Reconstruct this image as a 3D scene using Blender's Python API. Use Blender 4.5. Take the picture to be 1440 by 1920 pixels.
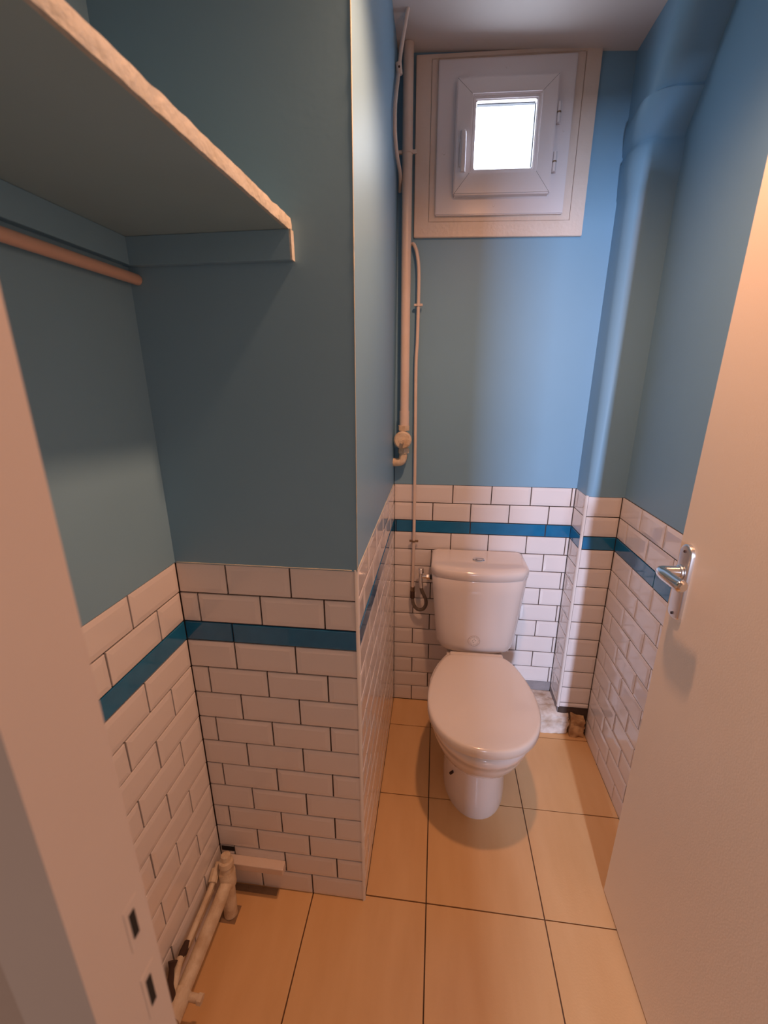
import bpy, bmesh, math, random
from mathutils import Vector, Matrix
random.seed(7)
for o in list(bpy.data.objects): bpy.data.objects.remove(o)
sc = bpy.context.scene
COL = sc.collection

# ------------------------------------------------------------------ camera
cam_d = bpy.data.cameras.new('camera'); cam = bpy.data.objects.new('camera', cam_d); COL.objects.link(cam)
YAW, PITCH, ROLL, FPX = 0.1224, -0.2973, -0.0034, 802.08
fw = Vector((-math.sin(YAW)*math.cos(PITCH), math.cos(YAW)*math.cos(PITCH), math.sin(PITCH)))
rt = Vector((math.cos(YAW), math.sin(YAW), 0)); up = rt.cross(fw)
r2 = rt*math.cos(ROLL)+up*math.sin(ROLL); u2 = -rt*math.sin(ROLL)+up*math.cos(ROLL)
cam.matrix_world = Matrix(((r2.x, u2.x, -fw.x, 0.1644), (r2.y, u2.y, -fw.y, -0.8495), (r2.z, u2.z, -fw.z, 1.4537), (0, 0, 0, 1)))
cam_d.sensor_fit = 'VERTICAL'; cam_d.sensor_height = 32; cam_d.lens = FPX/1920*32; cam_d.clip_start = 0.02
cam_d.dof.use_dof = True; cam_d.dof.focus_distance = 1.45; cam_d.dof.aperture_fstop = 4.5
sc.camera = cam

# ------------------------------------------------------------------ world, lights, exposure
w = bpy.data.worlds.new('World'); sc.world = w; w.use_nodes = True
bg = w.node_tree.nodes['Background']; bg.inputs[0].default_value = (1.0, 0.70, 0.57, 1); bg.inputs[1].default_value = 0.32
sc.view_settings.view_transform = 'Standard'; sc.view_settings.look = 'None'
sc.view_settings.gamma = 1; sc.view_settings.use_curve_mapping = False; sc.view_settings.exposure = 0.0
def light(name, kind, loc, energy, color, **kw):
    d = bpy.data.lights.new(name, kind); d.energy = energy; d.color = color
    for k, v in kw.items(): setattr(d, k, v)
    o = bpy.data.objects.new(name, d); o.location = loc; COL.objects.link(o); return o
LAMP = light('ceiling_lamp_light', 'SPOT', (0.32, -0.03, 2.24), 40, (1.0, 0.48, 0.265), shadow_soft_size=0.03, spot_size=math.radians(165), spot_blend=0.9)
# daylight coming down the hall from a narrow window far behind the camera
DAY = light('hall_daylight', 'AREA', (0.335, -5.0, 1.85), 245, (0.63, 0.73, 1.0), shape='RECTANGLE', size=0.16, size_y=1.0)
DAY.rotation_euler = (math.radians(90), 0, 0)

# ------------------------------------------------------------------ materials
def mat(name, col, rough=0.5, metal=0, noise=0, nscale=6, col2=None, bump=0, bscale=60, spec=0.5, coat=0, stretch=None, detail=4):
    m = bpy.data.materials.new(name); m.use_nodes = True; nt = m.node_tree; b = nt.nodes['Principled BSDF']
    b.inputs['Base Color'].default_value = (*col, 1); b.inputs['Roughness'].default_value = rough
    b.inputs['Metallic'].default_value = metal; b.inputs['Specular IOR Level'].default_value = spec
    if coat: b.inputs['Coat Weight'].default_value = coat; b.inputs['Coat Roughness'].default_value = 0.06
    tc = nt.nodes.new('ShaderNodeTexCoord'); src = tc.outputs['Object']
    gm = nt.nodes.new('ShaderNodeNewGeometry')
    if noise:
        mp = nt.nodes.new('ShaderNodeMapping'); nt.links.new(gm.outputs['Position'], mp.inputs[0])
        if stretch: mp.inputs['Scale'].default_value = stretch
        n = nt.nodes.new('ShaderNodeTexNoise'); n.inputs['Scale'].default_value = nscale; n.inputs['Detail'].default_value = detail
        nt.links.new(mp.outputs[0], n.inputs['Vector'])
        rp = nt.nodes.new('ShaderNodeValToRGB'); rp.color_ramp.elements[0].position = 0.5-noise/2; rp.color_ramp.elements[1].position = 0.5+noise/2
        rp.color_ramp.elements[0].color = (*(col2 or [c*0.85 for c in col]), 1); rp.color_ramp.elements[1].color = (*col, 1)
        nt.links.new(n.outputs['Fac'], rp.inputs[0]); nt.links.new(rp.outputs[0], b.inputs['Base Color'])
    if bump:
        n2 = nt.nodes.new('ShaderNodeTexNoise'); n2.inputs['Scale'].default_value = bscale; n2.inputs['Detail'].default_value = 3
        nt.links.new(gm.outputs['Position'], n2.inputs['Vector'])
        bp = nt.nodes.new('ShaderNodeBump'); bp.inputs['Strength'].default_value = bump; bp.inputs['Distance'].default_value = 0.004
        nt.links.new(n2.outputs['Fac'], bp.inputs['Height']); nt.links.new(bp.outputs[0], b.inputs['Normal'])
    return m
PAINT = mat('turquoise_satin_paint', (0.230, 0.43, 0.60), 0.42, spec=0.25, noise=0.6, nscale=3, col2=(0.210, 0.395, 0.55), bump=0.035, bscale=90)
CREAM = mat('cream_gloss_paint', (0.80, 0.68, 0.60), 0.35, noise=0.6, nscale=14, col2=(0.74, 0.60, 0.50), bump=0.2, bscale=90)
OLDCREAM = mat('old_cream_paint', (0.78, 0.66, 0.50), 0.5, noise=0.35, nscale=30, col2=(0.60, 0.45, 0.30), bump=0.5, bscale=120)
CEIL = mat('ceiling_paint', (0.72, 0.66, 0.62), 0.6, bump=0.08, bscale=70)
TILE = mat('white_glazed_tile', (0.82, 0.78, 0.77), 0.10, coat=0.3)
BLUE = mat('blue_glazed_tile', (0.02, 0.19, 0.40), 0.10, coat=0.3, noise=0.5, nscale=20, col2=(0.016, 0.155, 0.33))
GROUT = mat('brown_grout', (0.085, 0.058, 0.045), 0.9, noise=0.5, nscale=40, col2=(0.06, 0.04, 0.03))
TRIM = mat('white_tile_edge_profile', (0.82, 0.79, 0.77), 0.25)
FLOORT = mat('beige_floor_tile', (0.82, 0.525, 0.255), 0.30, noise=0.5, nscale=5, col2=(0.74, 0.445, 0.20), stretch=(3.0, 0.7, 1), bump=0.05, bscale=200, detail=6)
FGROUT = mat('floor_grout', (0.13, 0.075, 0.045), 0.9)
CEMENT = mat('rough_cement', (0.20, 0.16, 0.13), 0.95, noise=0.5, nscale=30, col2=(0.12, 0.09, 0.07), bump=0.8, bscale=80)
PLASTER = mat('rough_white_plaster', (0.80, 0.74, 0.68), 0.8, noise=0.3, nscale=22, col2=(0.52, 0.40, 0.30), bump=0.8, bscale=70)
FOAM = mat('yellow_foam', (0.70, 0.47, 0.25), 0.85, noise=0.3, nscale=26, col2=(0.40, 0.22, 0.10), bump=0.9, bscale=60)
CERAMIC = mat('white_ceramic', (0.84, 0.77, 0.73), 0.12, coat=0.4)
SEATM = mat('white_plastic_seat', (0.86, 0.78, 0.71), 0.16, coat=0.3)
PVC = mat('white_pvc', (0.80, 0.75, 0.76), 0.28)
DOORM = mat('cream_painted_door', (0.88, 0.75, 0.58), 0.42, bump=0.06, bscale=260)
FRAMEM = mat('pale_painted_frame', (0.72, 0.63, 0.58), 0.40, noise=0.6, nscale=5, col2=(0.68, 0.58, 0.52))
SHELFM = mat('painted_shelf_board', (0.31, 0.49, 0.56), 0.6, noise=0.6, nscale=5, col2=(0.28, 0.44, 0.50))
EDGEM = mat('rough_white_edge', (0.56, 0.58, 0.56), 0.6, noise=0.5, nscale=25, col2=(0.46, 0.46, 0.40), bump=1.0, bscale=60)
RODM = mat('pink_beige_rod', (0.66, 0.45, 0.36), 0.4)
CHROME = mat('chrome', (0.80, 0.78, 0.76), 0.12, metal=1)
SATIN = mat('satin_aluminium', (0.78, 0.76, 0.74), 0.30, metal=1)
BRAID = mat('braided_hose', (0.22, 0.18, 0.15), 0.45, metal=0.7, bump=1.0, bscale=500)
BRASS = mat('old_brass', (0.30, 0.20, 0.12), 0.45, metal=0.8)
DARK = mat('dark_gap', (0.02, 0.015, 0.012), 0.9)
RUST = mat('dark_rust', (0.06, 0.03, 0.02), 0.9)
GREEN = mat('dark_green_print', (0.05, 0.09, 0.06), 0.6)
SEALM = mat('black_rubber_seal', (0.05, 0.05, 0.055), 0.6)
HALLW = mat('hall_wall_paint', (0.62, 0.52, 0.46), 0.7)
PATCH = mat('brown_mortar_patch', (0.34, 0.22, 0.13), 0.9, noise=0.5, nscale=40, col2=(0.26, 0.16, 0.09), bump=0.5, bscale=90)
GLASS = bpy.data.materials.new('daylit_frosted_glass'); GLASS.use_nodes = True
_b = GLASS.node_tree.nodes['Principled BSDF']; _b.inputs['Base Color'].default_value = (0.85, 0.88, 0.92, 1); _b.inputs['Roughness'].default_value = 0.3
_b.inputs['Emission Color'].default_value = (0.72, 0.82, 1.0, 1); _b.inputs['Emission Strength'].default_value = 8.5

# ------------------------------------------------------------------ helpers
def obj(name, bm, m, parent=None, smooth=False, kind=None, label=None, cat=None, group=None):
    me = bpy.data.meshes.new(name); bmesh.ops.recalc_face_normals(bm, faces=bm.faces); bm.to_mesh(me); bm.free()
    for mm in (m if isinstance(m, (list, tuple)) else [m]): me.materials.append(mm)
    if smooth:
        for p in me.polygons: p.use_smooth = True
    o = bpy.data.objects.new(name, me); COL.objects.link(o)
    if parent is not None: o.parent = parent; o.matrix_parent_inverse = Matrix.Translation(-parent.location) if parent.type == 'EMPTY' else Matrix()
    if kind: o['kind'] = kind
    if label: o['label'] = label
    if cat: o['category'] = cat
    if group: o['group'] = group
    return o
def thing(name, loc, label, cat, group=None, kind=None):
    o = bpy.data.objects.new(name, None); COL.objects.link(o); o.location = loc; o.empty_display_size = 0.05
    o['label'] = label; o['category'] = cat
    if group: o['group'] = group
    if kind: o['kind'] = kind
    return o
def auto_smooth(o, deg=35):
    me = o.data
    for p in me.polygons: p.use_smooth = True
    bm = bmesh.new(); bm.from_mesh(me)
    for e in bm.edges: e.smooth = not (len(e.link_faces) == 2 and e.calc_face_angle() > math.radians(deg))
    bm.to_mesh(me); bm.free(); return o
def box(bm, x0, x1, y0, y1, z0, z1, mi=0, shear=None):
    vs = [bm.verts.new((x, y, z-(shear*(x-0.34) if shear else 0))) for x in (x0, x1) for y in (y0, y1) for z in (z0, z1)]
    for f in ((0, 1, 3, 2), (4, 6, 7, 5), (0, 4, 5, 1), (2, 3, 7, 6), (0, 2, 6, 4), (1, 5, 7, 3)):
        fc = bm.faces.new([vs[i] for i in f]); fc.material_index = mi
    return vs
def bevel(bm, w, seg=2, ang=40):
    es = [e for e in bm.edges if len(e.link_faces) == 2 and e.calc_face_angle() > math.radians(ang)]
    bmesh.ops.bevel(bm, geom=es, offset=w, segments=seg, affect='EDGES', profile=0.5)
def boxbm(*a, bev=0, seg=2, shear=None):
    bm = bmesh.new(); box(bm, *a, shear=shear); bmesh.ops.recalc_face_normals(bm, faces=bm.faces)
    if bev: bevel(bm, bev, seg)
    return bm
def catmull(pts, n=8):
    pts = [Vector(p) for p in pts]; P = [2*pts[0]-pts[1]]+pts+[2*pts[-1]-pts[-2]]; out = []
    for i in range(1, len(P)-2):
        for k in range(n):
            t = k/n; a, b, c, d = P[i-1], P[i], P[i+1], P[i+2]
            out.append(0.5*((2*b)+(c-a)*t+(2*a-5*b+4*c-d)*t*t+(3*b-a-3*c+d)*t**3))
    out.append(pts[-1]); return out
def tube(bm, pts, r, n=14, cap=True):
    pts = [Vector(p) for p in pts]; rings = []; rr = r if isinstance(r, (list, tuple)) else [r]*len(pts)
    nrm = None
    for i, p in enumerate(pts):
        t = (pts[min(i+1, len(pts)-1)]-pts[max(i-1, 0)]).normalized()
        if nrm is None:
            nrm = t.orthogonal().normalized()
        nrm = (nrm - t*nrm.dot(t))
        nrm = nrm.normalized() if nrm.length > 1e-6 else t.orthogonal().normalized()
        bn = t.cross(nrm)
        rings.append([bm.verts.new(p+(nrm*math.cos(2*math.pi*k/n)+bn*math.sin(2*math.pi*k/n))*rr[i]) for k in range(n)])
    for a, b in zip(rings, rings[1:]):
        for k in range(n): bm.faces.new((a[k], a[(k+1) % n], b[(k+1) % n], b[k]))
    if cap: bm.faces.new(rings[0][::-1]); bm.faces.new(rings[-1])
def tubebm(pts, r, n=14): bm = bmesh.new(); tube(bm, pts, r, n); return bm
def loft(bm, rings, cap0=True, cap1=True, closed=True):
    R = [[bm.verts.new(p) for p in ring] for ring in rings]; n = len(R[0])
    for a, b in zip(R, R[1:]):
        for k in range(n if closed else n-1): bm.faces.new((a[k], a[(k+1) % n], b[(k+1) % n], b[k]))
    if cap0: bm.faces.new(R[0][::-1])
    if cap1: bm.faces.new(R[-1])
    return R
def prism(bm, poly, z0, z1, mi=0):
    a = [bm.verts.new((x, y, z0)) for x, y in poly]; b = [bm.verts.new((x, y, z1)) for x, y in poly]; n = len(poly)
    for k in range(n): bm.faces.new((a[k], a[(k+1) % n], b[(k+1) % n], b[k])).material_index = mi
    bm.faces.new(a[::-1]).material_index = mi; bm.faces.new(b).material_index = mi
def ceil_z(x): return 2.436-0.066*x

P, B = 0.077, 0.052
TOP = 13*P+B                      # top of the tiled dado
ROWS = []                         # (z0, z1, kind) from the top down
z = TOP
for i in range(13):
    ROWS.append((z-P, z, 'A' if i % 2 == 0 else 'B')); z -= P
    if i == 1: ROWS.append((z-B, z, 'S')); z -= B
J = 0.0019                        # half joint
INSET = 0.0055
# ------------------------------------------------------------------ setting: walls, floor, ceiling
def wall(name, boxes, mats, parent=None):
    bm = bmesh.new()
    for b in boxes: box(bm, *b[:6], mi=b[6] if len(b) > 6 else 0)
    return obj(name, bm, mats, parent, kind='structure')
floor = wall('floor', [(-0.53, 0.96, -3.0, 0.96, -0.12, -0.0075)], [FGROUT])
hallfloor = None
H = 2.50
wl = wall('wall_left', [(-0.53, -0.429-INSET, -0.66, 0.0, 0, TOP, 1), (-0.53, -0.429, -0.66, 0.0, TOP, H)], [PAINT, GROUT])
# partition (chimney-like block) with a slightly leaning upper half
bm = bmesh.new(); box(bm, -0.53, -INSET, INSET, 0.96, 0, TOP-0.001, mi=1)
sec = [(TOP-0.001, 0.0), (1.4, 0.004), (1.75, 0.008), (2.0, 0.010), (2.2, 0.010), (H, 0.009)]
loft(bm, [[(-0.53, 0, zz), (xx, 0, zz), (xx-0.003, 0.845, zz), (xx-0.003, 0.96, zz), (-0.53, 0.96, zz)] for zz, xx in sec])
wp = obj('wall_alcove', bm, [PAINT, GROUT], kind='structure')
# back wall with the hole of the small window
WX0, WX1, WZ0, WZ1 = 0.17, 0.51, 2.00, 2.36
wb = wall('wall_back', [(0.0, 0.708+0.02, 0.845+INSET, 0.98, 0, TOP, 1), (0.0, WX0, 0.845, 0.98, TOP, H), (WX1, 0.74, 0.845, 0.98, TOP, H),
                        (WX0, WX1, 0.845, 0.98, TOP, WZ0), (WX0, WX1, 0.845, 0.98, WZ1, H)], [PAINT, GROUT])
wr = wall('wall_right', [(0.832+INSET, 0.96, -0.66, 0.85, 0, TOP, 1), (0.838, 0.96, -0.66, 0.845, TOP, H)], [PAINT, GROUT])
# boxed corner: tiled below, rounded pipe casing above
wc = wall('wall_corner', [(0.708+INSET, 0.838, 0.72+INSET, 0.90, 0.0, TOP, 1)], [PAINT, GROUT])
def casing_profile(yf, r, x0=0.711, sw=0.0):
    pts = [(x0-0.0, 0.90)]
    for k in range(0, 13):
        a = math.pi/2*k/12
        pts.append((x0-sw+r*(1-math.cos(a)), yf-sw+r*(1-math.sin(a))))
    pts += [(0.842, yf-sw*0.6), (0.842, 0.90)]
    return pts
bm = bmesh.new(); rings = []
def yf_at(zz): return 0.72 if zz < 2.13 else 0.72-(zz-2.13)*0.80
zs = [TOP-0.001, 1.3, 1.6, 1.9, 1.98, 2.0, 2.02, 2.06, 2.10, 2.112, 2.12, 2.135, 2.16, 2.185, 2.20, 2.208, 2.22, 2.26, 2.32, 2.38, 2.45]
swell = {2.02: 0.006, 2.06: 0.010, 2.10: 0.011, 2.112: 0.002, 2.12: 0.0, 2.135: 0.008, 2.16: 0.014, 2.185: 0.015, 2.20: 0.013, 2.208: 0.0}
for zz in zs:
    t = max(0, min(1, (zz-1.053)/1.2))
    r = 0.02+0.045*t
    rings.append([(x, y, zz+(0.25*(0.845-y) if zz > 2.1 else 0)*0.0) for x, y in casing_profile(yf_at(zz), r, 0.711+0.008*t, swell.get(zz, 0))])
loft(bm, rings)
pc = obj('pipe_casing', bm, PAINT, label='blue painted plaster casing of the drain pipe in the right back corner', cat='pipe casing'); auto_smooth(pc, 50)
# ceiling
bm = bmesh.new(); vs = []
pr = [(-0.53, ceil_z(-0.53)), (0.96, ceil_z(0.96)), (0.96, 2.56), (-0.53, 2.56)]
loft(bm, [[(x, -0.66, z) for x, z in pr], [(x, 0.98, z) for x, z in pr]])
ceil = obj('ceiling', bm, CEIL, kind='structure')
# front wall around the doorway, hall side
FX0, FX1 = -0.03, 0.715
wf = wall('wall_front', [(-1.2, FX0-0.05, -0.712, -0.662, 0, 2.56), (FX1+0.06, 1.6, -0.712, -0.662, 0, 2.56), (FX0-0.05, FX1+0.06, -0.712, -0.662, 2.10, 2.56)], [HALLW])
wh = wall('daylight_blocker', [(-1.2, 0.367, -2.90, -2.80, 0, 2.56)], [HALLW])  # added out of view to clip the daylight, like a body behind the camera
bm = bmesh.new()
box(bm, FX0-0.053, FX0, -0.714, -0.661, 0, 2.10); box(bm, FX1+0.03, FX1+0.063, -0.714, -0.661, 0, 2.10); box(bm, FX0, FX1+0.03, -0.714, -0.661, 2.05, 2.10)
bevel(bm, 0.003, 2)
df = obj('trim_1', bm, FRAMEM, kind='structure')
for i, (za, zb) in enumerate(((1.089, 1.112), (1.015, 1.043))):
    bm = bmesh.new(); box(bm, FX0-0.001, FX0+0.00025, -0.681, -0.668, za-0.008, zb+0.008)
    sp = obj('strike_plate', bm, FRAMEM, df)
    obj('strike_hole', boxbm(FX0+0.0001, FX0+0.0006, -0.6775, -0.6725, za, zb), DARK, sp)

# ------------------------------------------------------------------ tiles
tile_cache = {}
def tile_mesh(wd, ht, kind):
    key = (round(wd, 4), round(ht, 4), kind)
    if key in tile_cache: return tile_cache[key]
    bm = bmesh.new(); t0 = -0.0052; b = min(0.011, wd*0.3, ht*0.3)
    if kind == 'S': lv = [(0, t0), (0, -0.0008), (0.0012, 0.0)]
    else: lv = [(0, t0), (0, -0.0016), (0.0007, -0.0009), (b, 0.0004), (b+0.001, 0.0005)]
    R = [[bm.verts.new(p) for p in ((e, e, d), (wd-e, e, d), (wd-e, ht-e, d), (e, ht-e, d))] for e, d in lv]
    for a, c in zip(R, R[1:]):
        for k in range(4): bm.faces.new((a[k], a[(k+1) % 4], c[(k+1) % 4], c[k]))
    bm.faces.new(R[-1])
    me = bpy.data.meshes.new('blue_border_tile' if kind == 'S' else 'tile'); bm.to_mesh(me); bm.free()
    me.materials.append(BLUE if kind == 'S' else TILE); tile_cache[key] = me; return me
def lay(parent, org, ud, nd, u0, u1, jA, jB, jS, zmin=0.0, skip=None):
    """org + ud*u + z, tiles face nd; jA/jB/jS: joint positions of the two courses and of the blue band"""
    ud = Vector(ud); nd = Vector(nd); vd = Vector((0, 0, 1))
    for ri, (z0, z1, k) in enumerate(ROWS):
        js = {'A': jA, 'B': jB, 'S': jS}[k]
        cuts = [u0-J]+[j for j in js if u0+0.004 < j < u1-0.004]+[u1+J]
        if z1 <= zmin+0.005: continue
        zz0 = max(z0, zmin)
        for a, b in zip(cuts, cuts[1:]):
            a += J; b -= J
            if skip and skip(a, b, z0, z1): continue
            me = tile_mesh(b-a, z1-zz0-2*J, k)
            o = bpy.data.objects.new('blue_border_tile' if k == 'S' else 'tile', me); COL.objects.link(o); o.parent = parent
            base = Vector(org)+ud*a+vd*(zz0+J)+nd*random.uniform(-0.0004, 0.0003)
            tl = random.uniform(-0.004, 0.004); t2 = random.uniform(-0.006, 0.006)
            n2 = (nd+ud*tl+vd*t2).normalized(); uu = (ud-n2*ud.dot(n2)).normalized(); vv = n2.cross(uu)
            if vv.z < 0: vv = -vv
            o.matrix_local = Matrix(((uu.x, vv.x, n2.x, base.x), (uu.y, vv.y, n2.y, base.y), (uu.z, vv.z, n2.z, base.z), (0, 0, 0, 1)))
rng = lambda a, n, s=0.153: [a+s*i for i in range(n)]
# alcove back face (y=0): u from the corner x=-0.429 to the profile
lay(wp, (0, 0, 0), (1, 0, 0), (0, -1, 0), -0.4285, -0.005, [-0.309, -0.156], [-0.386, -0.2325, -0.0795], [-0.309])
# passage face (x=0): u runs back along +y
lay(wp, (0, 0, 0), (0, 1, 0), (1, 0, 0), 0.007, 0.8445, rng(0.157, 6), rng(0.081, 6), rng(0.31, 3, 0.306))
# left wall: u runs along -y
lay(wl, (-0.429, 0, 0), (0, -1, 0), (1, 0, 0), 0.0008, 0.655, rng(0.160, 5), rng(0.085, 5, 0.154), rng(0.31, 3, 0.306))
# back wall
lay(wb, (0, 0.845, 0), (1, 0, 0), (0, -1, 0), 0.001, 0.7072, rng(0.0835, 5), rng(0.158, 5), [0.006, 0.313, 0.612],
    skip=lambda a, b, z0, z1: z1 < 0.157 and a > 0.44)
# corner box: side then front
lay(wc, (0.708, 0, 0), (0, 1, 0), (-1, 0, 0), 0.728, 0.8442, [], [], [], zmin=0.1315)
lay(wc, (0, 0.72, 0), (1, 0, 0), (0, -1, 0), 0.717, 0.8312, [], [], [], zmin=0.1315)
# right wall: u runs along -y from the corner box
lay(wr, (0.832, 0.72, 0), (0, -1, 0), (-1, 0, 0), 0.0008, 0.80, rng(0.153, 5), rng(0.071, 6), [0.30, 0.606])
# edge profiles
def quarter(name, cx, cy, sx, sy, z0, z1, r=0.006):
    bm = bmesh.new(); pts = [(cx-sx*r, cy-sy*r)]
    for k in range(7):
        a = math.pi/2*k/6; pts.append((cx-sx*r+sx*r*math.sin(a), cy-sy*r+sy*r*math.cos(a)))
    prism(bm, pts, z0, z1); o = obj(name, bm, TRIM, kind='structure'); return auto_smooth(o, 40)
bm = bmesh.new(); pts = []
quarter('trim_2', 0.0015, -0.0015, 1, -1, 0.0, TOP+0.002, 0.0075)
quarter('trim_3', 0.7065, 0.7185, -1, -1, 0.1315, TOP+0.002, 0.0085)
# floor tiles
G = 0.333
for ix in range(-2, 3):
    for iy in range(-3, 3):
        x0, y0 = 0.1775+G*ix, 0.015+G*iy
        x1, y1 = x0+G, y0+G
        cx0, cx1, cy0, cy1 = max(x0, -0.431), min(x1, 0.835), max(y0, -0.98), min(y1, 0.846)
        if cx1-cx0 < 0.005 or cy1-cy0 < 0.005: continue
        if iy >= 0 and cx1 <= 0: continue
        if iy >= 0: cx0 = max(cx0, -0.001)
        bm = bmesh.new(); box(bm, cx0+0.0018, cx1-0.0018, cy0+0.0018, cy1-0.0018, -0.0078, 0.0); bevel(bm, 0.0008, 1)
        obj('floor_tile', bm, FLOORT, floor)
obj('cement_patch', boxbm(-0.395, -0.262, -0.019, 0.0, -0.002, 0.0006), PATCH, floor)
obj('cement_patch', boxbm(-0.41, -0.353, -0.100, -0.055, -0.002, 0.0006), PATCH, floor)
# worn filler along the outer corner and the paint line above the dado
from mathutils import noise as NZ0
def filler(name, pts, parent, r0=0.0013):
    pts = [Vector(p) for p in pts]; L = []; rad = []
    for a, b in zip(pts, pts[1:]):
        n = max(2, int((b-a).length/0.012))
        for i in range(n):
            q = a.lerp(b, i/n); L.append(q); rad.append(r0*(0.55+0.9*abs(NZ0.noise(q*28))))
    o = obj(name, tubebm(L, rad, 6), FILL, parent, smooth=True); return o
FILL = mat('cream_filler', (0.70, 0.66, 0.52), 0.7)
filler('corner_filler', [(0.0002, 0.0, TOP+0.002), (0.0042, 0.0, 1.4), (0.0082, 0.0, 1.75), (0.0102, 0.0, 2.0), (0.0102, 0.0, 2.2)], wp)
filler('dado_filler', [(0.0, 0.0, TOP+0.0015), (-0.001, 0.42, TOP+0.0015), (-0.002, 0.84, TOP+0.0015)], wp, 0.002)
filler('dado_filler', [(-0.425, -0.0005, TOP+0.0012), (0.0, -0.0005, TOP+0.0012)], wp, 0.0012)
# ------------------------------------------------------------------ window
S = 0.028
def wbx(*a, bev=0): return boxbm(*a, bev=bev, shear=S)
win = bpy.data.objects.new('window_1', None); COL.objects.link(win); win.location = (0.34, 0.845, 2.18); win['kind'] = 'structure'
def frame_bm(x0, x1, z0, z1, w_, y0, y1, bev=0.002, mit=True):
    """mitred rectangular frame, w_ = (left, right, bottom, top) widths"""
    l, r, b, t = w_; bm = bmesh.new()
    O = [(x0, z0), (x1, z0), (x1, z1), (x0, z1)]; I = [(x0+l, z0+b), (x1-r, z0+b), (x1-r, z1-t), (x0+l, z1-t)]
    f = lambda p, y: bm.verts.new((p[0], y, p[1]-S*(p[0]-0.34)))
    of, inf, ob, ib = [[f(p, y) for p in q] for q, y in ((O, y0), (I, y0), (O, y1), (I, y1))]
    for k in range(4):
        n = (k+1) % 4
        for q in ((of[k], of[n], inf[n], inf[k]), (of[k], of[n], ob[n], ob[k]), (inf[k], inf[n], ib[n], ib[k]), (ob[k], ob[n], ib[n], ib[k])): bm.faces.new(q)
    bmesh.ops.recalc_face_normals(bm, faces=bm.faces)
    es = [e for e in bm.edges if e.calc_face_angle() > math.radians(40)]
    bmesh.ops.bevel(bm, geom=es, offset=bev, segments=2, affect='EDGES'); return bm
obj('window_casing', frame_bm(0.064, 0.617, 1.917, 2.412, (0.048, 0.044, 0.045, 0.012), 0.833, 0.846, 0.0015), CREAM, win, label='cream painted wooden casing')
obj('inner_casing', frame_bm(0.113, 0.572, 1.963, 2.400, (0.03, 0.032, 0.03, 0.012), 0.835, 0.848, 0.0012), CREAM, win, label='cream painted inner casing')
obj('window_frame', frame_bm(0.134, 0.546, 1.978, 2.391, (0.075, 0.075, 0.065, 0.075), 0.822, 0.90, 0.0025), PVC, win)
sash = obj('sash', frame_bm(0.191, 0.495, 2.027, 2.332, (0.052, 0.050, 0.062, 0.045), 0.797, 0.87, 0.004), PVC, win)
obj('glazing_bead', frame_bm(0.241, 0.448, 2.086, 2.290, (0.012, 0.013, 0.012, 0.014), 0.803, 0.86, 0.003), PVC, sash)
obj('rubber_seal', frame_bm(0.252, 0.436, 2.097, 2.278, (0.002, 0.0035, 0.002, 0.004), 0.822, 0.86, 0.0004), SEALM, sash)
obj('glass_pane', wbx(0.25, 0.44, 0.835, 0.839, 2.09, 2.285), GLASS, sash)
# mitre seams
for (xa, za, xb, zb) in ((0.194, 2.030, 0.240, 2.086), (0.492, 2.030, 0.448, 2.086), (0.194, 2.330, 0.240, 2.290), (0.492, 2.330, 0.448, 2.290)):
    obj('mitre_seam', tubebm([(xa, 0.7972, za-S*(xa-0.34)), (xb, 0.7972, zb-S*(xb-0.34))], 0.0005, 6), SEALM, sash)
for x_, z_ in ((0.325, 2.003), (0.34, 2.365), (0.158, 2.15), (0.525, 2.2)):
    bm = bmesh.new(); bmesh.ops.create_cone(bm, cap_ends=True, segments=16, radius1=0.004, radius2=0.0035, depth=0.0015, matrix=Matrix.Translation((x_, 0.8216, z_-S*(x_-0.34)))@Matrix.Rotation(math.radians(90), 4, 'X'))
    obj('screw_cap', bm, PVC, win)
# handle, hinges
hz = 2.135
hp = obj('window_handle', wbx(0.207, 0.224, 0.786, 0.799, hz-0.035, hz+0.035, bev=0.004), PVC, win)
auto_smooth(hp)
bm = tubebm(catmull([(0.2155, 0.795, hz+0.048), (0.2155, 0.772, hz+0.052), (0.2165, 0.765, hz+0.040), (0.217, 0.764, hz), (0.217, 0.766, hz-0.055)], 6), 0.0068, 12)
for v in bm.verts: v.co.x = 0.2165+(v.co.x-0.2165)*1.25
auto_smooth(obj('lever', bm, PVC, hp))
for hz2 in (2.234, 2.108):
    h = obj('hinge', tubebm([(0.502, 0.805, hz2-0.026), (0.502, 0.805, hz2+0.026)], 0.0055, 12), PVC, win); auto_smooth(h)
    obj('hinge_collar', tubebm([(0.502, 0.805, hz2-0.002), (0.502, 0.805, hz2+0.002)], 0.0062, 12), BRASS, h)
    obj('hinge_leaf', boxbm(0.500, 0.512, 0.8175, 0.8225, hz2-0.024, hz2+0.024, bev=0.001), PVC, h)
# outer reveal closing the hole behind the pane
obj('window_reveal', frame_bm(0.16, 0.52, 1.99, 2.37, (0.03, 0.03, 0.03, 0.03), 0.90, 0.98, 0.001), PVC, win)

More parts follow.
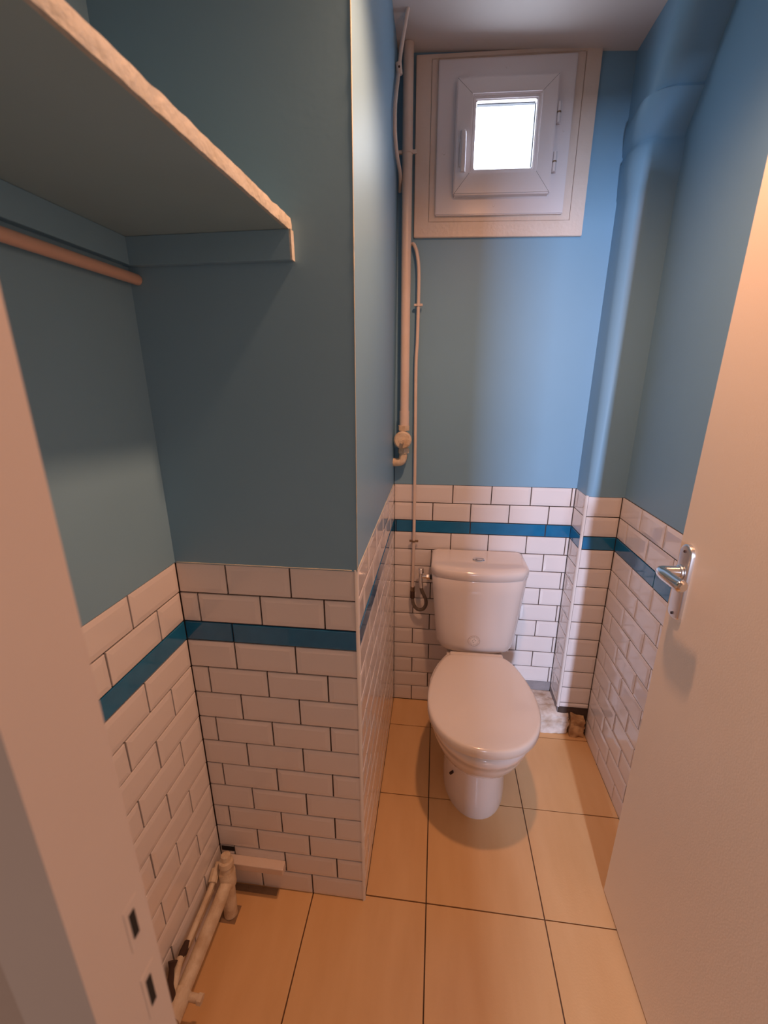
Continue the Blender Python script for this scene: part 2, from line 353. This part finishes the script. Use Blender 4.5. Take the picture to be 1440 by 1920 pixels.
# ------------------------------------------------------------------ toilet
TX = 0.343
toilet = thing('toilet', (TX, 0.5, 0), 'white ceramic close-coupled toilet with closed lid against the back wall', 'toilet')
def egg(cx, yf, yb, hw, z, n=40, bk=2.6, fr=2.1, split=0.52, back_w=1.0):
    """closed outline: rounded front (small y), squarer back"""
    pts = []; ym = yf+(yb-yf)*split
    for k in range(n):
        a = 2*math.pi*k/n; c, s = math.cos(a), math.sin(a)
        if s < 0: e = 2/fr; x = hw*abs(c)**e*(1 if c >= 0 else -1); y = ym-(ym-yf)*abs(s)**e
        else:
            e = 2/bk; y = ym+(yb-ym)*abs(s)**e; f = 1-(1-back_w)*((y-ym)/(yb-ym))**1.5
            x = hw*f*abs(c)**e*(1 if c >= 0 else -1)
        pts.append((cx+x, y, z))
    return pts
bm = bmesh.new()
secs = [  # z, yf, yb, hw, back width
    (0.000, 0.286, 0.640, 0.112, 0.9), (0.012, 0.284, 0.640, 0.112, 0.9), (0.05, 0.289, 0.640, 0.112, 0.9), (0.10, 0.302, 0.645, 0.110, 0.9), (0.15, 0.314, 0.65, 0.108, 0.9),
    (0.185, 0.319, 0.655, 0.108, 0.9), (0.198, 0.308, 0.66, 0.112, 0.9), (0.210, 0.285, 0.66, 0.120, 0.85), (0.225, 0.258, 0.66, 0.131, 0.82), (0.245, 0.231, 0.665, 0.143, 0.8), (0.27, 0.208, 0.67, 0.154, 0.75),
    (0.30, 0.188, 0.68, 0.1645, 0.75), (0.33, 0.173, 0.69, 0.1715, 0.75), (0.356, 0.164, 0.70, 0.1755, 0.75), (0.364, 0.154, 0.70, 0.1785, 0.75), (0.385, 0.148, 0.70, 0.181, 0.75),
    (0.398, 0.149, 0.70, 0.181, 0.75), (0.403, 0.155, 0.70, 0.176, 0.75), (0.404, 0.20, 0.69, 0.14, 0.75)]
loft(bm, [egg(TX, yf, yb, hw, z_, back_w=bw, bk=2.8, split=0.50) for z_, yf, yb, hw, bw in secs])
bowl = obj('bowl', bm, CERAMIC, toilet, smooth=True); auto_smooth(bowl, 60)
# tank platform behind the bowl
bm = bmesh.new(); loft(bm, [[(TX+sx*w_, y_, z_) for sx, y_ in ((-1, 0.60), (1, 0.60), (1, 0.80), (-1, 0.80))] for z_, w_ in ((0.30, 0.09), (0.36, 0.105), (0.394, 0.11))]); bevel(bm, 0.01, 3)
auto_smooth(obj('tank_platform', bm, CERAMIC, toilet), 50)
# soil pipe behind
obj('outlet_pipe', tubebm([(TX, 0.64, 0.18), (TX, 0.844, 0.18)], 0.052, 20), PVC, toilet, smooth=True)
obj('fixing_screw', tubebm([(0.250, 0.352, 0.118), (0.272, 0.372, 0.118)], 0.0048, 10), RUST, bowl)
# seat ring and cover
def seat_bm(secs_):
    bm = bmesh.new(); loft(bm, secs_); return bm
BK = [(0.362, 0.1815), (0.40, 0.1795), (0.44, 0.1730), (0.48, 0.1635), (0.52, 0.1515), (0.555, 0.1380), (0.578, 0.1240), (0.592, 0.1130), (0.600, 0.1020), (0.603, 0.0920)]
def cov(z_, d):
    pts = []
    for k in range(33):          # front half, left to right round the nose
        a = math.pi+math.pi*k/32; c, s_ = math.cos(a), math.sin(a); e = 2/2.22
        pts.append((TX+(0.1815-d)*abs(c)**e*(1 if c >= 0 else -1), 0.355-(0.2075-d)*abs(s_)**e, z_))
    for y, h in BK: pts.append((TX+h-d, y-d*(y-0.36)/0.25, z_))
    for y, h in BK[::-1]: pts.append((TX-h+d, y-d*(y-0.36)/0.25, z_))
    return pts
auto_smooth(obj('seat_ring', seat_bm([cov(0.4042, 0.006), cov(0.4052, 0.004), cov(0.4085, 0.004), cov(0.4098, 0.006)]), SEATM, toilet), 60)
auto_smooth(obj('lid', seat_bm([cov(0.4100, 0.0015), cov(0.4112, 0.0), cov(0.433, 0.0005), cov(0.4375, 0.0025), cov(0.4400, 0.0060), cov(0.4412, 0.011), cov(0.4415, 0.03), cov(0.442, 0.09)]), SEATM, toilet), 60)
auto_smooth(obj('hinge_bar', boxbm(TX-0.10, TX+0.105, 0.604, 0.636, 0.398, 0.428, bev=0.006, seg=3), SEATM, toilet))
# tank
def tank_ring(z_, hw, yf, bow, yb=0.832, n=16, rc=0.03):
    pts = []
    ysd = yf+bow
    # front: bowed line with rounded corners
    for k in range(n+1):
        t = -1+2*k/n; x = hw*t; y = yf+bow*abs(t)**2.4
        if abs(t) > 0.93: y += rc*((abs(t)-0.93)/0.07)**2*0.6
        pts.append((TX+x, y, z_))
    pts += [(TX+hw, ysd+0.06, z_), (TX+hw, yb-0.008, z_), (TX+hw-0.008, yb, z_), (TX-hw+0.008, yb, z_), (TX-hw, yb-0.008, z_), (TX-hw, ysd+0.06, z_)]
    return pts
bm = bmesh.new()
tk = [(0.395, 0.085, 0.700, 0.02), (0.398, 0.116, 0.675, 0.025), (0.407, 0.135, 0.657, 0.03), (0.422, 0.147, 0.646, 0.034), (0.45, 0.154, 0.640, 0.035), (0.52, 0.1605, 0.636, 0.036), (0.60, 0.168, 0.632, 0.038), (0.68, 0.175, 0.629, 0.038), (0.735, 0.1798, 0.6265, 0.038), (0.7375, 0.1785, 0.628, 0.038)]
loft(bm, [tank_ring(*a) for a in tk])
tank = obj('tank', bm, CERAMIC, toilet); auto_smooth(tank, 55)
bm = bmesh.new()
td = [(0.7380, 0.1792, 0.6275, 0.038), (0.7395, 0.1812, 0.6255, 0.038), (0.757, 0.1832, 0.6220, 0.038), (0.768, 0.1838, 0.6225, 0.038), (0.7745, 0.1820, 0.628, 0.037), (0.7785, 0.1765, 0.640, 0.035), (0.7800, 0.165, 0.660, 0.03), (0.7803, 0.12, 0.71, 0.01)]
loft(bm, [tank_ring(*a, yb=0.840-max(0, (a[0]-0.76)*0.4)) for a in td])
auto_smooth(obj('tank_lid', bm, CERAMIC, toilet), 55)
bt = obj('flush_button', tubebm([(TX, 0.735, 0.777), (TX, 0.735, 0.7825), (TX, 0.735, 0.784), (TX, 0.735, 0.7842)], [0.024, 0.024, 0.021, 0.019], 28), CHROME, toilet)
for v in bt.data.vertices: v.co.y = 0.735+(v.co.y-0.735)*0.95
auto_smooth(bt, 30)
bb = obj('button_half', tubebm([(TX+0.003, 0.735, 0.784), (TX+0.003, 0.735, 0.7865)], 0.014, 24), CHROME, bt); auto_smooth(bb, 30)
obj('button_split', boxbm(TX-0.012, TX+0.019, 0.7342, 0.7358, 0.7862, 0.7868), DARK, bt)
# round certification sticker
SY = 0.6360; SZ = 0.479
def disc(name, r0, r1, m, parent, x=TX-0.008, z_=SZ, y=SY, n=36, th=0.0006):
    bm = bmesh.new(); R = []
    for yy in (y-th, y+0.003):
        R.append([bm.verts.new((x+r1*math.cos(2*math.pi*k/n), yy, z_+r1*math.sin(2*math.pi*k/n))) for k in range(n)])
    if r0:
        R2 = [[bm.verts.new((x+r0*math.cos(2*math.pi*k/n), yy, z_+r0*math.sin(2*math.pi*k/n))) for k in range(n)] for yy in (y-th, y+0.003)]
        for k in range(n):
            q = (k+1) % n; bm.faces.new((R[0][k], R[0][q], R2[0][q], R2[0][k])); bm.faces.new((R[0][k], R[0][q], R[1][q], R[1][k]))
    else:
        bm.faces.new(R[0])
        for k in range(n): q = (k+1) % n; bm.faces.new((R[0][k], R[0][q], R[1][q], R[1][k]))
    return obj(name, bm, m, parent)
STK = mat('sticker_film', (0.86, 0.78, 0.72), 0.4); PRT = mat('sticker_print', (0.22, 0.13, 0.10), 0.6)
stk = disc('sticker', 0, 0.0235, STK, toilet)
stk['label'] = 'round clear sticker with faint printed rings'
disc('printed_ring', 0.0222, 0.0230, PRT, stk, th=0.0008); disc('printed_ring', 0.0158, 0.0163, PRT, stk, th=0.0008)
def text(name, body, size, loc, rot, m, parent, ext=0.0001, align='CENTER'):
    cu = bpy.data.curves.new(name, 'FONT'); cu.body = body; cu.size = size; cu.extrude = ext; cu.align_x = align; cu.align_y = 'CENTER'
    t = bpy.data.objects.new('tmp', cu); COL.objects.link(t); bpy.context.view_layer.update()
    me = bpy.data.meshes.new_from_object(t); bpy.data.objects.remove(t)
    me.materials.clear(); me.materials.append(m)
    me.transform(Matrix.Translation(loc) @ rot)
    o = bpy.data.objects.new(name, me); COL.objects.link(o); o.parent = parent
    return o
RX = Matrix.Rotation(math.radians(90), 4, 'X')
# small dark emblem: a sprig over letters
bm = bmesh.new(); sx = TX-0.008
for (dx, dz, a, l) in ((0, 0.006, 90, 0.005), (-0.004, 0.001, 150, 0.004), (0.003, 0.001, 25, 0.005), (-0.001, -0.005, 250, 0.005), (-0.005, -0.004, 200, 0.003)):
    c, s_ = math.cos(math.radians(a)), math.sin(math.radians(a))
    q = [(dx, dz), (dx+c*l*0.5-s_*l*0.3, dz+s_*l*0.5+c*l*0.3), (dx+c*l, dz+s_*l), (dx+c*l*0.5+s_*l*0.3, dz+s_*l*0.5-c*l*0.3)]
    bm.faces.new([bm.verts.new((sx+px, SY-0.0009, SZ+pz)) for px, pz in q])
obj('emblem', bm, GREEN, stk)
for k in range(28):
    if k % 7 == 6: continue
    a = math.pi*2*k/28; rr = 0.0193
    bm = bmesh.new(); bmesh.ops.create_cube(bm, size=1, matrix=Matrix.Translation((sx+rr*math.cos(a), SY-0.0007, SZ+rr*math.sin(a)))@Matrix.Rotation(-a, 4, 'Y')@Matrix.Diagonal((0.0024, 0.0002, 0.0012, 1)))
    if k == 0: allb = bm
    else:
        me_ = bpy.data.meshes.new('t'); bm.to_mesh(me_); bm.free(); allb.from_mesh(me_)
obj('printed_text', allb, PRT, stk)

# ------------------------------------------------------------------ water supply, pipes on the back wall
gp = thing('riser_pipe', (0.041, 0.805, 1.13), 'thick cream painted riser pipe with stop valve, left of the window', 'pipe')
auto_smooth(obj('pipe', tubebm([(0.040, 0.805, 1.30), (0.041, 0.805, 2.432)], 0.0165, 20), CREAM, gp))
auto_smooth(obj('sleeve', tubebm([(0.040, 0.805, 1.285), (0.040, 0.805, 1.345)], 0.0185, 20), CREAM, gp))
auto_smooth(obj('elbow', tubebm(catmull([(0.037, 0.800, 1.205), (0.037, 0.800, 1.175), (0.031, 0.800, 1.155), (0.014, 0.800, 1.150), (-0.004, 0.800, 1.150)], 6), 0.0160, 16), OLDCREAM, gp))
bm = bmesh.new(); tube(bm, [(0.037, 0.760, 1.240), (0.037, 0.765, 1.240), (0.037, 0.785, 1.240), (0.037, 0.803, 1.240)], [0.028, 0.033, 0.033, 0.024], 24)
vb = obj('valve_body', bm, OLDCREAM, gp); auto_smooth(vb, 40)
auto_smooth(obj('valve_stem', tubebm([(0.037, 0.735, 1.238), (0.037, 0.762, 1.238)], 0.0075, 6), OLDCREAM, vb), 20)
for zz in (1.282, 1.196):
    auto_smooth(obj('union_nut', tubebm([(0.038, 0.801, zz-0.009), (0.038, 0.801, zz+0.009)], 0.0225, 6), OLDCREAM, gp), 20)
def clamp(parent, x, y, zz, r, wd=0.008, m=CREAM, ear=0.011):
    c = obj('pipe_clamp', tubebm([(x, y, zz-wd/2), (x, y, zz+wd/2)], r, 18), m, parent); auto_smooth(c, 40)
    for s in (-1, 1): obj('clamp_ear', boxbm(x+s*(r-0.002) if s > 0 else x-r-ear, x+r+ear if s > 0 else x-(r-0.002), y-0.005, y+0.005, zz-wd/2, zz+wd/2, bev=0.0015), m, c)
clamp(gp, 0.041, 0.805, 2.158, 0.0185, 0.010, ear=0.012)
# thin copper feed
tp = thing('feed_pipe', (0.083, 0.825, 0.57), 'thin beige painted feed pipe running down to the toilet hose', 'pipe')
pts = catmull([(0.058, 0.832, 1.905), (0.066, 0.827, 1.90), (0.076, 0.823, 1.875), (0.083, 0.821, 1.83), (0.0845, 0.821, 1.76), (0.083, 0.822, 1.6), (0.0795, 0.824, 1.50), (0.082, 0.824, 1.2), (0.0835, 0.824, 0.9), (0.082, 0.822, 0.60)], 8)
auto_smooth(obj('pipe', tubebm(pts, 0.0062, 12), CREAM, tp))
clamp(tp, 0.0845, 0.821, 1.711, 0.0085, 0.008, ear=0.007)
clamp(tp, 0.0835, 0.824, 0.815, 0.0085, 0.007, m=BRASS, ear=0.010)
auto_smooth(obj('compression_nut', tubebm([(0.082, 0.822, 0.605), (0.082, 0.822, 0.572)], 0.0095, 6), BRASS, tp), 20)
# flexible hose
fh = thing('flexible_hose', (0.1, 0.81, 0.5), 'braided flexible hose looping from the feed pipe to the tank valve', 'hose')
hp_ = catmull([(0.082, 0.822, 0.592), (0.0825, 0.820, 0.560), (0.087, 0.812, 0.528), (0.105, 0.805, 0.508), (0.128, 0.800, 0.512), (0.141, 0.797, 0.535), (0.139, 0.795, 0.565), (0.122, 0.795, 0.605), (0.1165, 0.795, 0.645)], 8)
auto_smooth(obj('hose', tubebm(hp_, 0.0075, 12), BRAID, fh))
auto_smooth(obj('ferrule', tubebm([(0.0822, 0.822, 0.585), (0.0828, 0.819, 0.553)], 0.0100, 12), RUST, fh))
auto_smooth(obj('ferrule', tubebm([(0.1195, 0.795, 0.618), (0.1165, 0.795, 0.648)], 0.0092, 12), SATIN, fh))
sv = thing('stop_valve', (0.117, 0.795, 0.66), 'small chrome angle valve screwed to the left side of the tank', 'valve')
auto_smooth(obj('valve_body', tubebm([(0.1165, 0.795, 0.642), (0.1165, 0.795, 0.682)], 0.0085, 16), CHROME, sv), 30)
auto_smooth(obj('valve_handle', tubebm([(0.1165, 0.795, 0.682), (0.1165, 0.795, 0.686), (0.1165, 0.795, 0.704), (0.1165, 0.795, 0.707)], [0.009, 0.0125, 0.0125, 0.010], 10), CHROME, sv), 30)
auto_smooth(obj('valve_outlet', tubebm([(0.122, 0.795, 0.668), (0.142, 0.795, 0.668)], 0.0075, 14), CHROME, sv), 30)
auto_smooth(obj('outlet_nut', tubebm([(0.141, 0.795, 0.668), (0.155, 0.795, 0.668)], 0.0115, 6), CHROME, sv), 20)
auto_smooth(obj('gasket', tubebm([(0.154, 0.795, 0.668), (0.168, 0.795, 0.668)], 0.0105, 14), SEALM, sv), 30)
# painted cable at the ceiling
pc2 = thing('painted_cable', (0.02, 0.7, 2.1), 'beige painted cable hanging from the ceiling beside the riser pipe', 'cable')
cp = catmull([(0.049, 0.675, 2.437), (0.034, 0.707, 2.400), (0.021, 0.738, 2.36), (0.0165, 0.735, 2.32), (0.0160, 0.675, 2.245), (0.0160, 0.640, 2.19), (0.0160, 0.650, 2.135), (0.0165, 0.71, 2.11), (0.0195, 0.785, 2.092), (0.0150, 0.832, 2.06)], 8)
auto_smooth(obj('cable', tubebm(cp, 0.0058, 10), CREAM, pc2))
cc = obj('cable_clip', tubebm([(0.020, 0.738, 2.322), (0.017, 0.734, 2.348)], 0.0095, 10), CREAM, pc2); auto_smooth(cc)
obj('clip_nail', tubebm([(0.020, 0.726, 2.335), (0.018, 0.74, 2.335)], 0.003, 8), RUST, cc)

# ------------------------------------------------------------------ plaster mound at the back right corner
def rough_box(name, x0, x1, y0, y1, z0, z1, m, nx, ny, nz, amp, label, cat, top=None):
    bm = bmesh.new(); bmesh.ops.create_cube(bm, size=1)
    bmesh.ops.subdivide_edges(bm, edges=bm.edges, cuts=nx, use_grid_fill=True)
    rnd = random.Random(3)
    from mathutils import noise as nz_
    for v in bm.verts:
        p = Vector(((v.co.x+.5)*(x1-x0)+x0, (v.co.y+.5)*(y1-y0)+y0, (v.co.z+.5)*(z1-z0)+z0))
        d = nz_.noise_vector(p*38)*amp+nz_.noise_vector(p*90)*amp*0.5
        if top and v.co.z > 0.1: p.z += top(p.x, p.y)
        q = p+d
        q.z = max(q.z, z0); q.y = min(q.y, y1); v.co = q
    o = obj(name, bm, m, label=label, cat=cat); auto_smooth(o, 50); return o
STRIP = mat('grey_cement_strip', (0.34, 0.32, 0.33), 0.9, noise=0.5, nscale=30, col2=(0.26, 0.24, 0.24), bump=0.5, bscale=80)
obj('cement_strip', boxbm(0.50, 0.708, 0.8475, 0.8535, 0.09, 0.154), STRIP, wb)
obj('cement_strip', boxbm(0.7105, 0.716, 0.727, 0.846, 0.08, 0.1305), STRIP, wc)
rough_box('plaster_step', 0.50, 0.757, 0.709, 0.846, 0.0005, 0.108, PLASTER, 16, 0, 0, 0.006, 'rough white plaster step on the floor behind the toilet, right side', 'plaster step', top=lambda x, y: -0.02*max(0, (0.75-y))/0.05)
rough_box('foam_lump', 0.765, 0.822, 0.699, 0.762, 0.0005, 0.108, FOAM, 12, 0, 0, 0.007, 'broken yellowish foam lump in the corner under the tiled box', 'foam', top=lambda x, y: -0.02*(x-0.75)/0.07)

# ------------------------------------------------------------------ alcove: shelf, cleats, rod
sh = bpy.data.objects.new('shelf', None)
def shelf_x(y): return -0.104+0.045*y
from mathutils import noise as NZ
shelf = thing('wall_shelf', (-0.43, -0.3, 1.71), 'deep painted wall shelf with a rough white front edge in the alcove', 'shelf')
bm = bmesh.new(); prism(bm, [(-0.4285, -0.0005), (shelf_x(0)-0.003, -0.0005), (shelf_x(-0.64)-0.003, -0.64), (-0.4285, -0.64)], 1.709, 1.728)
obj('board', bm, SHELFM, shelf)
bm = bmesh.new(); rings = []
N = 90
for i in range(N+1):
    y = -0.0006-0.6394*i/N; x = shelf_x(y)
    n1 = NZ.noise(Vector((y*30, 0, 3)))*0.0016; n2 = NZ.noise(Vector((y*45, 5, 3)))*0.0022; n3 = NZ.noise(Vector((y*70, 9, 3)))*0.001
    rings.append([(x-0.006, y, 1.7088), (x+n1, y, 1.7090+n3), (x+0.0008+n2, y, 1.718), (x+n1-0.001, y, 1.7295+n2), (x-0.006, y, 1.7295+n3)])
loft(bm, rings)
auto_smooth(obj('front_edge', bm, EDGEM, shelf, label='rough white filler front edge'), 40)
cl = obj('shelf_cleat', boxbm(-0.4285, -0.104, -0.016, -0.0005, 1.661, 1.7088, bev=0.001), PAINT, label='blue painted batten under the shelf on the alcove back wall', cat='batten')
obj('end_cap', boxbm(-0.1042, -0.101, -0.016, -0.0005, 1.661, 1.7088), EDGEM, cl, label='bare white end')
obj('shelf_cleat', boxbm(-0.4285, -0.414, -0.64, -0.016, 1.662, 1.7088, bev=0.001), PAINT, label='blue painted batten under the shelf on the left wall', cat='batten')
rod = thing('hanging_rod', (-0.411, -0.3, 1.642), 'pink beige round rod under the shelf along the left wall', 'rod')
auto_smooth(obj('rod', tubebm([(-0.4135, -0.001, 1.640), (-0.4135, -0.64, 1.640)], 0.0098, 18), RODM, rod))

# ------------------------------------------------------------------ heating pipes at the foot of the alcove
ap = thing('alcove_pipes', (-0.378, -0.075, 0), 'old cream painted pipes with a rusty valve running low along the left wall', 'pipes')
auto_smooth(obj('standpipe', tubebm([(-0.375, -0.076, 0.0), (-0.382, -0.058, 0.120)], [0.0185, 0.0185], 18), OLDCREAM, ap))
auto_smooth(obj('tee', tubebm([(-0.381, -0.060, 0.088), (-0.382, -0.058, 0.094), (-0.384, -0.052, 0.132), (-0.3845, -0.051, 0.136)], [0.021, 0.0235, 0.0225, 0.019], 18), OLDCREAM, ap))
auto_smooth(obj('tee', tubebm([(-0.3835, -0.052, 0.133), (-0.385, -0.048, 0.147), (-0.385, -0.048, 0.152), (-0.386, -0.046, 0.164), (-0.3862, -0.0455, 0.166)], [0.0195, 0.0185, 0.0205, 0.0195, 0.015], 18), OLDCREAM, ap))
auto_smooth(obj('cap_plug', tubebm([(-0.386, -0.0455, 0.165), (-0.387, -0.043, 0.181), (-0.387, -0.0425, 0.183)], [0.014, 0.0135, 0.011], 8), OLDCREAM, ap), 30)
auto_smooth(obj('horizontal_pipe', tubebm([(-0.381, -0.062, 0.105), (-0.3805, -0.14, 0.100), (-0.380, -0.30, 0.096), (-0.380, -0.62, 0.094)], 0.0172, 18), OLDCREAM, ap))
auto_smooth(obj('pipe_collar', tubebm([(-0.380, -0.285, 0.0965), (-0.380, -0.335, 0.0955)], 0.0215, 18), OLDCREAM, ap), 40)
auto_smooth(obj('drain_cock', tubebm([(-0.365, -0.292, 0.095), (-0.335, -0.292, 0.092)], 0.0085, 12), OLDCREAM, ap), 40)
auto_smooth(obj('cock_cap', tubebm([(-0.340, -0.292, 0.0925), (-0.330, -0.292, 0.0915)], 0.0112, 8), OLDCREAM, ap), 30)
a2 = ap
auto_smooth(obj('thin_pipe', tubebm(catmull([(-0.418, -0.035, 0.135), (-0.414, -0.09, 0.118), (-0.413, -0.17, 0.112), (-0.412, -0.26, 0.110), (-0.412, -0.60, 0.108)], 6), 0.0075, 12), OLDCREAM, a2))
auto_smooth(obj('thin_pipe', tubebm(catmull([(-0.4185, -0.05, 0.100), (-0.4165, -0.12, 0.094), (-0.416, -0.24, 0.090), (-0.416, -0.60, 0.088)], 6), 0.0060, 12), OLDCREAM, a2))
auto_smooth(obj('pipe_union', tubebm([(-0.414, -0.205, 0.112), (-0.413, -0.225, 0.112), (-0.413, -0.240, 0.112)], [0.008, 0.0100, 0.008], 6), RUST, a2), 20)
auto_smooth(obj('pipe_union', tubebm([(-0.418, -0.050, 0.130), (-0.414, -0.080, 0.122)], 0.0125, 8), OLDCREAM, a2), 20)
ov = a2
auto_smooth(obj('rusty_valve', tubebm([(-0.412, -0.262, 0.150), (-0.410, -0.272, 0.142), (-0.404, -0.290, 0.128), (-0.398, -0.306, 0.116), (-0.396, -0.314, 0.111)], [0.011, 0.006, 0.008, 0.0135, 0.012], 12), RUST, ov), 40)
auto_smooth(obj('valve_union', tubebm([(-0.402, -0.315, 0.108), (-0.402, -0.345, 0.106)], [0.0135, 0.0125], 8), OLDCREAM, ov), 30)
auto_smooth(obj('bent_pipe', tubebm(catmull([(-0.408, -0.245, 0.125), (-0.402, -0.265, 0.130), (-0.398, -0.285, 0.122), (-0.398, -0.31, 0.110)], 5), 0.0085, 10), OLDCREAM, ov), 40)
bar = obj('wooden_bar', boxbm(-0.402, -0.231, -0.027, -0.0005, 0.100, 0.124, bev=0.0025), CREAM, label='short cream painted bar fixed low on the alcove back wall', cat='bar')
for x0, x1, z0, z1 in ((-0.424, -0.385, 0.135, 0.152), (-0.384, -0.376, 0.079, 0.092)):
    obj('wall_hole', boxbm(x0, x1, -0.0012, -0.0002, z0, z1, bev=0.0003), DARK, wp)
bm = bmesh.new(); tube(bm, [(-0.290, -0.002, 0.084), (-0.262, -0.002, 0.087), (-0.245, -0.002, 0.086)], [0.004, 0.006, 0.002], 8)
obj('chipped_filler', bm, CEMENT, wp)

# ------------------------------------------------------------------ door leaf, open against the right wall
DX0, DX1 = 0.700, 0.738
bm = bmesh.new(); loft(bm, [[(DX0, ye, z_), (DX1, ye, z_), (DX1, -0.655, z_), (DX0, -0.655, z_)] for z_, ye in ((0.008, 0.108), (1.0, 0.094), (2.04, 0.080))])
bevel(bm, 0.0015, 2)
door = obj('door_1', bm, DOORM, kind='structure')
py = 0.056
bm = bmesh.new(); w2 = 0.0215
out = []
for k in range(13): a = math.pi*k/12; out.append((py+w2*math.cos(a), 1.103+w2*math.sin(a)))
for k in range(13): a = math.pi+math.pi*k/12; out.append((py+w2*math.cos(a), 0.962+w2*0.45*math.sin(a)))
loft(bm, [[(x_, py+(y-py)*s, 1.03+(z_-1.03)*(1-(1-s)*0.25)) for y, z_ in out] for x_, s in ((0.7005, 1.0), (0.694, 1.0), (0.6915, 0.93), (0.6905, 0.80))])
plate = obj('handle_plate', bm, SATIN, door, label='satin aluminium handle plate'); auto_smooth(plate, 50)
for zz in (1.109, 0.964):
    bm = bmesh.new(); tube(bm, [(0.6885, py, zz), (0.691, py, zz)], 0.0032, 10); obj('screw', bm, RUST, plate)
lv = catmull([(0.691, py, 1.062), (0.668, py, 1.063), (0.650, py-0.004, 1.065), (0.643, py-0.022, 1.067), (0.642, py-0.045, 1.069), (0.643, py-0.078, 1.070), (0.645, py-0.098, 1.071)], 6)
nl = len(lv); rad = [0.0125-0.002*math.sin(math.pi*min(1, i/(nl*0.6))) for i in range(nl)]; rad[-1] = 0.0075; rad[-2] = 0.0098
lever = obj('lever', tubebm(lv, rad, 16), CHROME, plate, label='polished lever'); auto_smooth(lever, 50)
obj('lever_rose', tubebm([(0.6905, py, 1.062), (0.684, py, 1.062)], [0.0165, 0.0145], 20), SATIN, plate, smooth=True)
